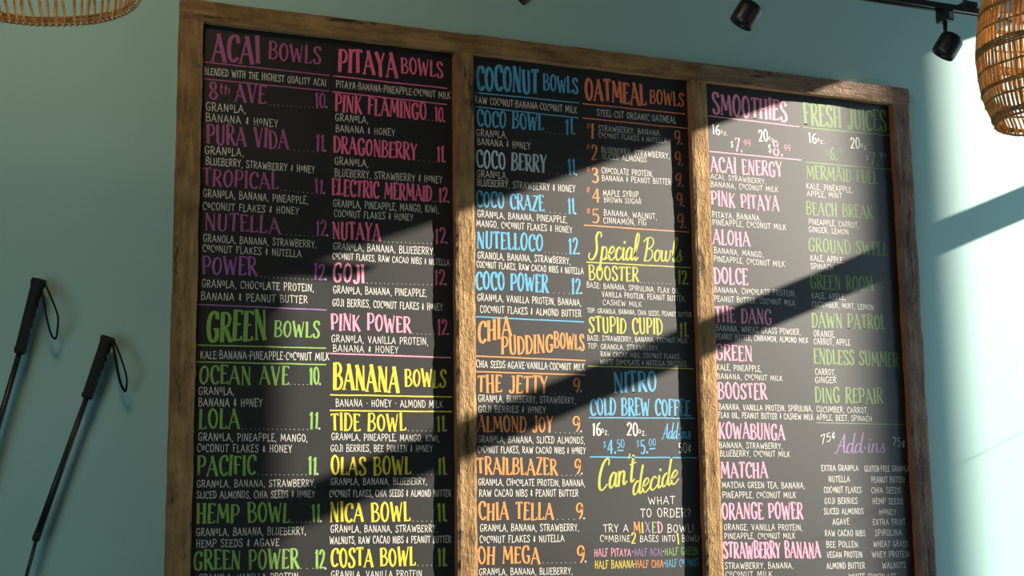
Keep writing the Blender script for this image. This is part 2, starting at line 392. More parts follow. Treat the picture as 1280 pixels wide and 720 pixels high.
# brush script, small letters with x height .5
SG = {
'S': (.60, 'S.62,.86 .60,1.02 .47,1.05 .36,.86 .40,.60 .42,.34 .30,.06 .12,-.02 .02,.10 .06,.24'),
'B': (.56, 'S.22,1 .20,.5 .12,0|s.02,.82 .22,1 .46,.98 .52,.78 .40,.58 .20,.52|s.20,.52 .44,.48 .50,.24 .36,.02 .10,.0'),
'C': (.52, 'S.48,.80 .50,.96 .38,1.02 .20,.84 .08,.46 .10,.12 .24,0 .46,.16'),
'A': (.62, 's.02,.04 .12,.0 .34,.60 .50,1|S.50,1 .50,.5 .52,.06 .62,.08|t.20,.36 .56,.40'),
'a': (.42, 'S.34,.44 .22,.5 .08,.34 .06,.10 .14,0 .26,.12 .34,.46|S.34,.46 .32,.12 .38,.0 .47,.1'),
'b': (.40, 'S.12,1.0 .08,.4 .10,.05 .24,.0 .36,.2 .30,.42 .12,.34'),
'c': (.34, 'S.32,.40 .24,.5 .10,.38 .06,.14 .14,0 .26,.03 .40,.16'),
'd': (.44, 'S.34,.42 .22,.5 .08,.34 .06,.10 .14,0 .26,.12 .36,.46|S.44,1.06 .36,.5 .34,.1 .40,0 .49,.1'),
'e': (.36, 'S.06,.20 .22,.28 .32,.40 .24,.52 .10,.40 .05,.16 .14,0 .26,.02 .40,.16'),
'i': (.22, 'S.12,.48 .09,.14 .14,0 .25,.1|T.16,.72 .15,.66'),
'l': (.24, 'S.08,.16 .22,.60 .28,.96 .20,1.06 .12,.80 .09,.22 .14,0 .27,.12'),
'n': (.44, 'S.08,.48 .06,.0|s.07,.22 .18,.46 .28,.46|S.28,.46 .31,.36 .29,.1 .34,0 .46,.1'),
'o': (.36, 'S.22,.5 .09,.38 .06,.14 .14,0 .27,.08 .32,.30 .22,.5|t.24,.47 .40,.44'),
'p': (.42, 'S.12,.5 .08,.1 .02,-.42|s.09,.22 .20,.48 .32,.44 .34,.18 .22,0 .10,.08|t.24,.0 .46,.1'),
's': (.32, 's.04,.08 .16,.3 .24,.50|S.22,.50 .20,.36 .28,.16 .20,.0 .06,.04|t.22,.02 .34,.1'),
't': (.28, 'S.18,.92 .12,.3 .14,.02 .28,.1|t.02,.62 .32,.66'),
'w': (.54, 'S.06,.46 .05,.12 .14,0 .24,.14 .27,.46|S.27,.46 .26,.12 .34,0 .46,.16 .48,.48|t.48,.48 .58,.44'),
'r': (.34, 'S.08,.48 .06,0|s.07,.24 .18,.48 .32,.44'),
'y': (.42, 'S.06,.48 .06,.16 .16,.04 .28,.16 .34,.48|S.34,.48 .28,-.1 .14,-.42 .04,-.3'),
'-': (.24, 'T.06,.28 .18,.29'), '·': (.24, 'T.12,.30 .12,.22'), "'": (.10, 't.10,1 .05,.84'), ' ': (.22, ''),
}
_pc = {}
def glyph(ch, script):
    key = (ch, script)
    if key not in _pc:
        w_, s = (SG if script else G)[ch]
        st = []
        for q in (s.split('|') if s else []):
            pts = [tuple(float(a) for a in pp.split(',')) for pp in q[1:].split(' ')]
            if q[0] in 'Ss': pts = [tuple(p)[:2] for p in spline([Vector((a, b, 0)) for a, b in pts], 3)]
            st.append((q[0], pts))
        _pc[key] = (w_, st)
    return _pc[key]
WID = dict(head=dict(T=.150, t=.070, S=.145, s=.110), body=dict(T=.078, t=.072, S=.078, s=.075), script=dict(T=.095, t=.045, S=.095, s=.062), price=dict(T=.14, t=.08, S=.13, s=.10))
def ribbon(V, F, pts, wd, y, ends=0.35):
    n = len(pts)
    if n < 2: return
    L_, R_ = [], []
    for i, p in enumerate(pts):
        a = pts[max(0, i - 1)]; b = pts[min(n - 1, i + 1)]
        dx, dz = b[0] - a[0], b[1] - a[1]; l = hypot(dx, dz) or 1e-9; dx /= l; dz /= l
        x, z = p; h = wd[i] / 2
        if i == 0: x -= dx * h * ends; z -= dz * h * ends
        if i == n - 1: x += dx * h * ends; z += dz * h * ends
        V.append((x - dz * h, y, z + dx * h)); V.append((x + dz * h, y, z - dx * h))
    b0 = len(V) - 2 * n
    for i in range(n - 1):
        F.append((b0 + 2 * i, b0 + 2 * i + 2, b0 + 2 * i + 3, b0 + 2 * i + 1))
cnt = [0]
def write(V, F, text, A, B, h, style, seed):
    """lay text between plane points A and B with cap height h"""
    rnd = random.Random(seed); script = style == 'script'; W = WID[style]
    gap = 0.0 if script else (.085 if style != 'body' else .10)
    if style == 'body': text = text.replace(' ', ' ')
    tot = 0; lay = []
    for i, ch in enumerate(text):
        c = ch
        if style == 'body' and ch == 'O' and i and text[i - 1] in 'NHC' and rnd.random() < .75: c = 'o'
        gw, st = glyph(c, script)
        sc = 1.0
        if style == 'head' and i and text[i - 1] != ' ' and ch.isalpha() and rnd.random() < .3: sc = .92
        lay.append((tot, st, sc, c, gw)); tot += gw + gap
    tot -= gap
    ux = (B[0] - A[0]) / tot; uz = (B[1] - A[1]) / tot
    k = 0
    for off, st, sc, c, gw in lay:
        jy = rnd.uniform(-.035, .035) if not script else 0; js = rnd.uniform(-.05, .05) if not script else 0
        jh = 1 + rnd.uniform(-.05, .06) if not script else 1
        for fl, pts in st:
            q = []
            for x, yy in pts:
                yy2 = yy * jh + jy
                xx = off + x + (js * (yy - .5) if not script else .10 * yy)
                q.append((A[0] + xx * ux, A[1] + xx * uz + yy2 * h))
            n = len(q)
            if fl in 'Tt': wd = [W[fl] * h] * n
            else:
                wd = []
                for i in range(n):
                    a = q[max(0, i - 1)]; b = q[min(n - 1, i + 1)]; l = hypot(b[0] - a[0], b[1] - a[1]) or 1e-9
                    cth = abs(b[1] - a[1]) / l
                    lo = W['t'] if style != 'body' else W['s']
                    if script: cth = cth if b[1] < a[1] else cth * .25
                    wd.append((lo + (W[fl] - lo) * cth) * h)
            y = YP - 0.00010 - 0.000004 * (k % 7); k += 1
            ribbon(V, F, q, wd, y)
            if style == 'head' and fl == 'T' and c not in 'AMNVWYKRX24Z':
                for e in (0, -1):      # little serifs
                    x, z = q[e]
                    if abs(q[0][0] - q[-1][0]) < 0.3 * h and not (c in 'BDEFLPRT' and ((e == -1) or c in 'BDEL')):
                        ribbon(V, F, [(x - .085 * h, z), (x + .085 * h, z)], [.05 * h] * 2, y - 0.000002)
                if c in 'FPT':
                    x, z = q[0]; ribbon(V, F, [(x - .09 * h, z), (x + .09 * h, z)], [.05 * h] * 2, y - 0.000002)
            if style == 'head' and c in 'AMNR' and fl in 'Tt' and min(q[0][1], q[-1][1]) < A[1] + .5 * h:
                x, z = min(q, key=lambda p: p[1])
                if abs(q[0][1] - q[-1][1]) > .4 * h and not (c in 'M' and abs(pts[0][1] - .25) < .3 and abs(pts[-1][1] - .25) < .01) and not (c == 'M' and min(pts[0][1], pts[-1][1]) > .1):
                    ribbon(V, F, [(x - .07 * h, z), (x + .07 * h, z)], [.045 * h] * 2, y - 0.000002)
class Block:
    def __init__(s, board, ox, oy, sc): s.b = boards[board]; s.ox, s.oy, s.sc = ox, oy, sc
    def p(s, x, y):
        q = P(s.ox + x / s.sc, s.oy + y / s.sc); return (q.x, q.z)
    def t(s, text, x0, x1, y0, y1, h, col='W', style='body', name='lettering', label=None):
        A, B = s.p(x0, y0), s.p(x1, y1); hh = (s.p(x0, y0 - h)[1] - A[1]) * (.90 if style == 'body' else 1)
        V, F = [], []; cnt[0] += 1
        write(V, F, text, A, B, hh, style, cnt[0])
        o = obj(name, V, F, K[col], s.b)
        if label: o['label'] = label
        return o
    def H(s, text, x0, x1, y0, y1, h, col, label=None): return s.t(text, x0, x1, y0, y1, h, col, 'head', 'heading', label)
    def head2(s, big, small, col, label):
        """section title: a tall word and a smaller one, one object"""
        V, F = [], []
        for tx, x0, x1, y0, y1, h in (big, small):
            A, B = s.p(x0, y0), s.p(x1, y1); cnt[0] += 1
            write(V, F, tx, A, B, s.p(x0, y0 - h)[1] - A[1], 'head', cnt[0])
        o = obj('section_title', V, F, K[col], s.b); o['label'] = label
    def pr(s, text, x0, x1, y, h, col, dots=None, dy=None, dot=True):
        V, F = [], []; cnt[0] += 1
        A, B = s.p(x0, y), s.p(x1, y - 2); write(V, F, text, A, B, s.p(x0, y - h)[1] - A[1], 'price', cnt[0])
        o = obj('price', V, F, K[col], s.b)
        V, F = [], []
        pts = []
        if dots:
            n = max(2, int((dots[1] - dots[0]) / s.sc / 5.2)); y0, y1 = dy
            for i in range(n + 1): pts.append((s.p(dots[0] + (dots[1] - dots[0]) * i / n, y0 + (y1 - y0) * i / n), .0012))
        if dot: pts.append((s.p(x1 + 4, y - 3), .0028))
        for (x, z), r in pts:
            b0 = len(V)
            for k in range(8): V.append((x + r * cos(k * pi / 4), YP - 0.00012, z + r * sin(k * pi / 4)))
            F.append(tuple(b0 + k for k in range(8)))
        if pts: obj('dotted_leader', V, F, K['DW'], s.b)['kind'] = 'stuff'
    def rule(s, x0, y0, x1, y1, col, w_=0.0032):
        V, F = [], []; A, B = s.p(x0, y0), s.p(x1, y1); n = 14; q = []
        for i in range(n + 1):
            t = i / n; q.append((A[0] + (B[0] - A[0]) * t, A[1] + (B[1] - A[1]) * t + 0.0009 * noise.noise(Vector((t * 5, x0 + y0, 0)))))
        ribbon(V, F, q, [w_ * (1 + .25 * noise.noise(Vector((i * .7, y0, 2)))) for i in range(n + 1)], YP - 0.00010)
        obj('rule_line', V, F, K[col], s.b)
b = Block(0, 240, 20, 3.6)
b.head2(('ACAI', 90, 303, 200, 213, 122), ('BOWLS', 345, 580, 193, 218, 76), 'AC', 'plum section title reading acai bowls')
b.rule(53, 207, 618, 267, 'AC'); b.rule(50, 282, 615, 338, 'AC')
b.t('BLENDED WITH THE HIGHEST QUALITY ACAI', 53, 603, 262, 317, 35)
b.H('8', 75, 115, 372, 374, 78, 'AC'); b.t('th', 122, 172, 350, 352, 42, 'AC', 'head'); b.H('AVE', 193, 333, 385, 394, 82, 'AC'); b.pr('10', 553, 600, 413, 66, 'AC', (350, 545), (400, 412))
b.t('GRANOLA,', 62, 243, 425, 437, 40); b.t('BANANA & HONEY', 62, 388, 472, 500, 38)
b.H('PURA VIDA', 65, 432, 575, 600, 86, 'AC'); b.pr('11', 557, 595, 610, 72, 'AC', (440, 545), (603, 609))
b.t('GRANOLA,', 57, 232, 620, 632, 40); b.t('BLUEBERRY, STRAWBERRY & HONEY', 62, 553, 668, 708, 36)
b = Block(0, 240, 200, 3.6)
b.H('TROPICAL', 47, 388, 113, 133, 76, 'AC'); b.pr('11', 550, 590, 152, 64, 'AC', (400, 540), (135, 150))
b.t('GRANOLA, BANANA, PINEAPPLE,', 50, 522, 165, 198, 38); b.t('COCONUT FLAKES & HONEY', 48, 482, 222, 245, 36)
b.H('NUTELLA', 57, 397, 313, 332, 76, 'AC'); b.pr('12', 557, 605, 342, 65, 'AC', (405, 545), (334, 343))
b.t('GRANOLA, BANANA, STRAWBERRY,', 50, 560, 367, 395, 36); b.t('COCONUT FLAKES & NUTELLA', 47, 493, 412, 438, 36)
b.H('POWER', 45, 290, 513, 522, 80, 'PW'); b.pr('12', 547, 597, 540, 70, 'PW', (310, 540), (525, 538))
b.t('GRANOLA, CHOCOLATE PROTEIN,', 43, 548, 572, 592, 38); b.t('BANANA & PEANUT BUTTER', 40, 520, 628, 645, 38)
b.rule(27, 650, 605, 675, 'PU')
b = Block(0, 230, 370, 3.789)
b.head2(('GREEN', 110, 388, 212, 210, 135), ('BOWLS', 428, 642, 190, 200, 76), 'GR', 'green section title reading green bowls')
b.rule(58, 232, 672, 247, 'GR'); b.rule(58, 312, 672, 325, 'GR')
b.t('KALE·BANANA·PINEAPPLE·COCONUT MILK', 77, 688, 297, 305, 42)
b.H('OCEAN AVE', 72, 497, 415, 420, 86, 'GR'); b.pr('10', 593, 640, 420, 82, 'GR', (505, 585), (418, 420))
b.t('GRANOLA,', 68, 238, 467, 468, 40); b.t('BANANA & HONEY', 68, 372, 522, 524, 42)
b.H('LOLA', 70, 262, 628, 628, 88, 'GR'); b.pr('11', 593, 637, 631, 76, 'GR', (275, 585), (630, 632))
b.t('GRANOLA, PINEAPPLE, MANGO,', 67, 585, 685, 690, 40)
b = Block(0, 230, 540, 4)
b.t('COCONUT FLAKES & HONEY', 65, 540, 100, 102, 42)
b.H('PACIFIC', 65, 357, 217, 214, 95, 'GR'); b.pr('11', 620, 663, 213, 86, 'GR', (370, 610), (214, 214))
b.t('GRANOLA, BANANA, STRAWBERRY,', 63, 658, 277, 273, 40); b.t('SLICED ALMONDS, CHIA SEEDS & HONEY', 62, 655, 333, 327, 40)
b.H('HEMP BOWL', 62, 530, 457, 450, 95, 'GR'); b.pr('11', 637, 680, 449, 85, 'GR', (540, 630), (452, 450))
b.t('GRANOLA, BANANA, BLUEBERRY,', 60, 610, 520, 512, 42); b.t('HEMP SEEDS & AGAVE', 60, 475, 577, 570, 42)
b.H('GREEN POWER', 47, 572, 690, 682, 95, 'GR'); b.pr('12', 655, 703, 685, 90, 'GR', (585, 645), (682, 682))
b.t('GRANOLA, VANILLA PROTEIN,', 75, 580, 746, 740, 40)
b = Block(0, 405, 40, 3.789)
b.head2(('PITAYA', 68, 345, 190, 213, 112), ('BOWLS', 365, 563, 194, 216, 74), 'PK', 'pink section title reading pitaya bowls')
b.rule(45, 208, 582, 267, 'PK'); b.rule(40, 283, 582, 343, 'PK')
b.t('PITAYA·BANANA·PINEAPPLE·COCONUT MILK', 57, 598, 263, 318, 37)
b.H('PINK FLAMINGO', 53, 485, 375, 418, 80, 'PK'); b.pr('10', 525, 565, 425, 66, 'PK', (488, 515), (418, 420))
b.t('GRANOLA,', 53, 210, 422, 432, 38); b.t('BANANA & HONEY', 55, 337, 472, 492, 36)
b.H('DRAGONBERRY', 45, 440, 570, 605, 78, 'PK'); b.pr('11', 535, 568, 617, 70, 'PK', (448, 525), (608, 615))
b.t('GRANOLA,', 50, 210, 627, 640, 38); b.t('BLUEBERRY, STRAWBERRY & HONEY', 50, 560, 682, 717, 38)
b = Block(0, 405, 210, 3.789)
b.H('ELECTRIC MERMAID', 38, 510, 128, 158, 76, 'PK'); b.pr('12', 543, 585, 163, 68, 'PK', (513, 535), (158, 160))
b.t('GRANOLA, PINEAPPLE, MANGO, KIWI,', 43, 543, 183, 213, 38); b.t('COCONUT FLAKES & HONEY', 47, 423, 230, 250, 36)
b.H('NUTAYA', 40, 268, 335, 347, 80, 'PK'); b.pr('12', 525, 577, 358, 68, 'PK', (285, 510), (350, 358))
b.t('GRANOLA, BANANA, BLUEBERRY,', 43, 525, 386, 412, 38); b.t('COCONUT FLAKES, RAW CACAO NIBS & NUTELLA', 40, 595, 431, 463, 34)
b.H('GOJI', 43, 190, 538, 543, 88, 'LP'); b.pr('12', 523, 573, 555, 68, 'PK', (205, 510), (545, 554))  # heading paler than the shaded pitaya ones: sunlight put into its pink
b.t('GRANOLA, BANANA, PINEAPPLE,', 43, 487, 592, 610, 38); b.t('GOJI BERRIES, COCONUT FLAKES & HONEY', 40, 563, 653, 676, 38)
b = Block(0, 405, 370, 3.789)
b.H('PINK POWER', 33, 410, 160, 173, 78, 'LP'); b.pr('12', 537, 583, 183, 70, 'PK', (420, 525), (178, 182))  # sunlit heading again in the paler pink, price in the shaded tone
b.t('GRANOLA, VANILLA PROTEIN,', 35, 493, 218, 232, 38); b.t('BANANA & HONEY', 42, 353, 263, 272, 36)
b.rule(30, 272, 600, 292, 'LP')
b.head2(('BANANA', 45, 355, 443, 453, 120), ('BOWLS', 383, 578, 427, 433, 80), 'YE', 'yellow section title reading banana bowls')
b.rule(30, 468, 605, 478, 'YE'); b.rule(28, 542, 605, 548, 'YE')
b.t('BANANA · HONEY · ALMOND MILK', 55, 563, 523, 529, 38)
b.H('TIDE BOWL', 33, 387, 637, 638, 80, 'YE'); b.pr('11', 533, 573, 640, 74, 'YG', (400, 525), (638, 640))
b.t('GRANOLA, PINEAPPLE, MANGO, KIWI,', 35, 547, 682, 690, 36)
b = Block(0, 405, 540, 4)
b.t('GOJI BERRIES, BEE POLLEN & HONEY', 33, 543, 98, 100, 38)
b.H('OLAS BOWL', 35, 435, 213, 212, 90, 'YE'); b.pr('11', 570, 607, 213, 84, 'YG', (445, 560), (212, 212))
b.t('GRANOLA, BANANA, BLUEBERRY,', 33, 515, 265, 263, 38); b.t('COCONUT FLAKES, CHIA SEEDS & ALMOND BUTTER', 27, 635, 325, 322, 38)
b.H('NICA BOWL', 30, 430, 448, 445, 92, 'YE'); b.pr('11', 567, 607, 446, 85, 'YG', (445, 560), (446, 446))
b.t('GRANOLA, BANANA, STRAWBERRY,', 33, 568, 502, 500, 40); b.t('WALNUTS, RAW CACAO NIBS & PEANUT BUTTER', 28, 635, 560, 553, 40)
b.H('COSTA BOWL', 35, 457, 675, 668, 90, 'YE'); b.pr('11', 568, 607, 669, 85, 'YG', (470, 560), (667, 666))
b.t('GRANOLA, VANILLA PROTEIN', 35, 490, 730, 726, 38)

b = Block(1, 585, 60, 4)
b.head2(('COCONUT', 43, 353, 204, 230, 119), ('BOWLS', 377, 550, 207, 230, 76), 'BL', 'blue section title reading coconut bowls')
b.rule(30, 222, 555, 275, 'BL'); b.rule(35, 293, 550, 350, 'BL')
b.t('RAW COCONUT·BANANA·COCONUT MILK', 35, 545, 275, 327, 38)
b.H('COCO BOWL', 45, 377, 390, 413, 83, 'BL'); b.pr('11', 487, 527, 431, 74, 'BL', (390, 475), (422, 430))
b.t('GRANOLA,', 40, 197, 440, 450, 38); b.t('BANANA & HONEY', 45, 313, 483, 508, 38)
b.H('COCO BERRY', 42, 393, 595, 622, 85, 'PB', 'pale washed-out blue heading'); b.pr('11', 500, 537, 636, 75, 'BL', (405, 490), (627, 635))
b.t('GRANOLA,', 43, 200, 645, 655, 38); b.t('BLUEBERRY, STRAWBERRY & HONEY', 45, 537, 688, 722, 38)
b = Block(1, 585, 220, 4)
b.H('COCO CRAZE', 42, 380, 150, 178, 76, 'BL'); b.pr('11', 500, 533, 191, 72, 'BL', (385, 485), (180, 189))
b.t('GRANOLA, BANANA, PINEAPPLE,', 47, 497, 205, 235, 36); b.t('MANGO, COCONUT FLAKES & HONEY', 42, 522, 252, 285, 36)
b.H('NUTELLOCO', 45, 375, 358, 377, 82, 'BL'); b.pr('12', 503, 550, 390, 76, 'BL', (385, 490), (380, 388))
b.t('GRANOLA, BANANA, STRAWBERRY,', 48, 513, 412, 441, 38); b.t('COCONUT FLAKES, RAW CACAO NIBS & NUTELLA', 43, 578, 457, 492, 36)
b.H('COCO POWER', 40, 400, 567, 580, 88, 'BL'); b.pr('12', 517, 563, 588, 76, 'BL', (405, 505), (583, 588))
b.t('GRANOLA, VANILLA PROTEIN, BANANA,', 47, 567, 623, 650, 38); b.t('COCONUT FLAKES & ALMOND BUTTER', 60, 567, 682, 705, 38)
b = Block(1, 585, 385, 4.11)
b.rule(42, 45, 595, 72, 'BL')
V, F = [], []
for tx, x0, x1, y0, y1, h in (('CHIA', 53, 222, 180, 142, 104), ('PUDDING', 172, 437, 242, 228, 92), ('BOWLS', 443, 597, 205, 217, 78)):
    A, B = b.p(x0, y0), b.p(x1, y1); cnt[0] += 1; write(V, F, tx, A, B, b.p(x0, y0 - h)[1] - A[1], 'head', cnt[0])
o = obj('section_title', V, F, K['OR'], b.b); o['label'] = 'orange section title reading chia pudding bowls'
b.rule(42, 247, 603, 270, 'OR'); b.rule(42, 327, 603, 344, 'OR')
b.t('CHIA SEEDS·AGAVE·VANILLA·COCONUT MILK', 42, 600, 305, 321, 40)
b.H('THE JETTY', 50, 410, 432, 437, 88, 'OR'); b.pr('9', 540, 577, 431, 70, 'OR', (425, 525), (438, 440))
b.t('GRANOLA, BLUEBERRY, STRAWBERRY,', 53, 552, 481, 491, 38); b.t('GOJI BERRIES & HONEY', 53, 400, 535, 540, 38)
b.H('ALMOND JOY', 50, 437, 633, 638, 80, 'OR'); b.pr('9', 538, 577, 637, 73, 'OR', (450, 570), (640, 644))
b.t('GRANOLA, BANANA, SLICED ALMONDS,', 50, 600, 690, 697, 38)
b = Block(1, 585, 545, 4.11)
b.t('COCONUT FLAKES, RAW CACAO NIBS & HONEY', 50, 605, 86, 92, 38)
b.H('TRAILBLAZER', 48, 457, 195, 200, 85, 'OR'); b.pr('9', 547, 580, 196, 77, 'OR', (460, 575), (202, 204))
b.t('GRANOLA, CHOCOLATE PROTEIN, BANANA,', 53, 602, 253, 258, 38); b.t('RAW CACAO NIBS & PEANUT BUTTER', 57, 567, 311, 311, 40)
b.H('CHIA TELLA', 55, 440, 431, 429, 86, 'OR'); b.pr('9', 555, 592, 426, 77, 'OR', (460, 545), (428, 428))
b.t('GRANOLA, BANANA, STRAWBERRY,', 62, 570, 490, 488, 40); b.t('COCONUT FLAKES & NUTELLA', 60, 495, 550, 542, 40)
b.H('OH MEGA', 50, 370, 656, 654, 86, 'OR'); b.pr('9', 560, 600, 648, 80, 'OR', (385, 550), (652, 650))
b.t('GRANOLA, BANANA, BLUEBERRY,', 57, 537, 715, 710, 38)
b = Block(1, 720, 80, 4)
b.head2(('OATMEAL', 47, 350, 180, 206, 106), ('BOWLS', 370, 540, 194, 213, 68), 'RO', 'red-orange section title reading oatmeal bowls')
b.rule(33, 198, 545, 250, 'RO'); b.rule(35, 270, 552, 322, 'RO')
b.t('STEEL-CUT ORGANIC OATMEAL', 105, 500, 258, 297, 36)
for i, (n, x0, x1, yb, hh, py, px) in enumerate((('1', 72, 92, 372, 74, 402, 492), ('2', 77, 108, 478, 72, 508, 495), ('3', 78, 112, 590, 76, 612, 497), ('4', 80, 122, 692, 70, 712, 503))):
    b.t('#', 53, 70, yb - 50 , yb - 49, 30, 'RO', 'body', 'number_sign'); b.H(n, x0, x1, yb, yb + 1, hh, 'OR')
    b.pr('9', px, px + 31, py, 64, 'RO')
for tx, x0, x1, y0, y1, h in (('STRAWBERRY, BANANA,', 112, 425, 333, 360, 31), ('COCONUT FLAKES & NUTELLA', 113, 455, 367, 397, 28), ('BLUEBERRY, STRAWBERRY,', 127, 468, 441, 474, 31), ('SLICED ALMONDS', 130, 353, 474, 492, 29),
        ('CHOCOLATE PROTEIN,', 128, 385, 546, 563, 32), ('BANANA & PEANUT BUTTER', 130, 475, 583, 603, 31), ('MAPLE SYRUP,', 135, 320, 659, 668, 32), ('BROWN SUGAR', 140, 327, 691, 701, 28)):
    b.t(tx, x0, x1, y0, y1, h)
b = Block(1, 720, 230, 4.235)
b.t('#', 58, 75, 156, 157, 34, 'RO', 'body', 'number_sign'); b.H('5', 83, 123, 205, 206, 72, 'OR'); b.pr('9', 537, 572, 232, 70, 'RO')
b.t('BANANA, WALNUT,', 147, 428, 165, 187, 34); b.t('CINNAMON, FIG', 145, 373, 207, 219, 34)
b.rule(43, 218, 597, 255, 'OR')
o = b.t('Special', 65, 325, 398, 405, 138, 'YG', 'script', 'section_title', 'yellow-green brush script reading special bowls'); b.t('Bowls', 350, 560, 406, 412, 122, 'YG', 'script', 'section_title')
b.rule(55, 413, 607, 443, 'YG')
b.H('BOOSTER', 68, 332, 508, 516, 76, 'YG'); b.pr('12', 540, 588, 531, 72, 'YG', (340, 525), (522, 530))
b.t('BASE: BANANA, SPIRULINA, FLAX OIL,', 57, 553, 548, 582, 32); b.t('VANILLA PROTEIN, PEANUT BUTTER,', 137, 580, 597, 622, 32); b.t('CASHEW MILK', 142, 348, 640, 650, 30)
b.t('TOP: GRANOLA, BANANA, CHIA SEEDS, PEANUT BUTTER', 60, 612, 681, 705, 28)
b = Block(1, 720, 380, 4)
b.H('STUPID CUPID', 65, 433, 143, 152, 78, 'YG'); b.pr('11', 518, 555, 163, 70, 'YG', (410, 505), (158, 162))
b.t('BASE: STRAWBERRY, BANANA, COCONUT MILK', 57, 557, 182, 196, 28); b.t('TOP: GRANOLA, STRAWBERRY,', 60, 415, 223, 233, 28)
b.t('RAW CACAO NIBS, COCONUT FLAKES,', 123, 523, 262, 275, 27); b.t('WHITE CHOCOLATE & NUTELLA DRIZZLES', 120, 553, 301, 312, 28)
b.rule(62, 310, 587, 324, 'YG')
b.H('NITRO', 190, 403, 440, 438, 100, 'BL'); b.H('COLD BREW COFFEE', 72, 572, 555, 560, 83, 'BL')
b.rule(65, 568, 592, 572, 'BL')
b.t('16', 82, 125, 655, 656, 62, 'W', 'price', 'size'); b.t('oz.', 127, 165, 655, 656, 38, 'W', 'body', 'size'); b.t('20', 255, 310, 658, 658, 64, 'W', 'price', 'size'); b.t('oz.', 312, 352, 658, 658, 38, 'W', 'body', 'size')
b.t('Add-ins', 427, 572, 675, 673, 76, 'BL', 'script', 'heading')
b = Block(1, 720, 540, 4)
b.t('$', 135, 152, 80, 80, 38, 'BL', 'body', 'price'); b.t('4.', 157, 202, 108, 106, 70, 'BL', 'price', 'price'); b.t('50', 203, 243, 80, 78, 40, 'BL', 'price', 'price'); b.rule(208, 93, 236, 92, 'BL')
b.t('$', 302, 318, 75, 75, 36, 'BL', 'body', 'price'); b.t('5.', 322, 360, 108, 106, 68, 'BL', 'price', 'price'); b.t('00', 364, 400, 70, 68, 34, 'BL', 'price', 'price'); b.rule(368, 84, 396, 82, 'BL')
b.t('50¢', 513, 577, 105, 103, 55, 'W', 'body', 'price')
b.rule(70, 125, 605, 129, 'BL')
b.t("Can't", 106, 292, 298, 250, 148, 'YG', 'script', 'heading', 'yellow-green brush script'); b.t('decide', 280, 508, 318, 255, 130, 'YG', 'script', 'heading', 'yellow-green brush script')
b.t('WHAT', 360, 495, 362, 360, 42); b.t('TO ORDER?', 323, 575, 425, 426, 48); b.t('TRY A', 137, 263, 500, 500, 42)
for ch, x0, x1, c in (('M', 288, 322, 'OR'), ('I', 328, 338, 'YE'), ('X', 345, 372, 'PU'), ('E', 380, 402, 'GR'), ('D', 408, 433, 'LP')): b.t(ch, x0, x1, 503, 503, 54, c, 'head', 'lettering')
b.t('BOWL!', 457, 590, 502, 502, 44); b.t('COMBINE', 120, 272, 548, 548, 35); b.H('2', 277, 300, 558, 558, 52, 'YE'); b.t('BASES INTO', 320, 497, 549, 548, 35); b.H('1', 503, 517, 560, 560, 50, 'YE'); b.t('BOWL!', 530, 617, 548, 546, 35)
b.t('HALF PITAYA', 92, 275, 623, 622, 43, 'LP'); b.t('·', 279, 288, 618, 618, 43); b.t('HALF ACAI', 292, 430, 620, 618, 42, 'PU'); b.t('·', 433, 442, 616, 616, 43); b.t('HALF GREEN', 444, 610, 617, 612, 42, 'GR')
b.t('HALF BANANA', 95, 290, 684, 680, 43, 'YE'); b.t('-', 289, 298, 678, 678, 40); b.t('HALF CHIA', 298, 438, 679, 676, 42, 'OR'); b.t('-', 438, 446, 672, 672, 40); b.t('HALF COCONUT', 447, 613, 676, 670, 42, 'BL')

b = Block(2, 875, 90, 4.5)
b.H('SMOOTHIES', 72, 490, 235, 277, 114, 'LP', 'light pink section title reading smoothies')
b.rule(48, 247, 560, 308, 'LP'); b.rule(52, 447, 568, 495, 'LP')
b.t('16', 68, 112, 350, 352, 55, 'W', 'price', 'size'); b.t('oz.', 115, 158, 355, 357, 32, 'W', 'body', 'size'); b.t('20', 330, 383, 388, 390, 66, 'W', 'price', 'size'); b.t('oz.', 385, 425, 393, 395, 34, 'W', 'body', 'size')
b.t('$', 172, 188, 425, 425, 40, 'W', 'body', 'price'); b.t('7.', 197, 240, 445, 447, 72, 'LP', 'price', 'price'); b.t('99', 245, 285, 415, 418, 38, 'LP', 'body', 'price')
b.t('$', 383, 403, 455, 455, 52, 'W', 'body', 'price'); b.t('8.', 410, 468, 470, 474, 80, 'LP', 'price', 'price'); b.t('99', 472, 510, 445, 447, 38, 'LP', 'body', 'price')
b.H('ACAI ENERGY', 60, 463, 560, 590, 85, 'LP'); b.t('ACAI, STRAWBERRY,', 60, 372, 601, 630, 32); b.t('BANANA, COCONUT MILK', 60, 440, 646, 676, 34)
b = Block(2, 875, 235, 4.364)
for a in (('PINK PITAYA', 62, 432, 95, 127, 78), ('ALOHA', 72, 273, 305, 320, 80), ('DOLCE', 77, 262, 520, 527, 85)): b.H(*a, 'LP')
for a in (('PITAYA, BANANA,', 67, 333, 160, 180, 35), ('PINEAPPLE, COCONUT MILK', 68, 470, 201, 229, 34), ('BANANA, MANGO,', 77, 345, 355, 379, 34), ('PINEAPPLE, COCONUT MILK', 75, 463, 400, 431, 34), ('BANANA, CHOCOLATE PROTEIN,', 78, 522, 569, 592, 34), ('PEANUT BUTTER, COCONUT MILK', 78, 520, 617, 642, 34)): b.t(*a)
b = Block(2, 875, 375, 3.893)
for a in (('THE DANG', 75, 348, 105, 120, 73), ('GREEN', 78, 255, 293, 297, 72), ('BOOSTER', 88, 325, 480, 484, 76), ('KOWABUNGA', 93, 413, 672, 680, 75)): b.H(*a, 'LP')
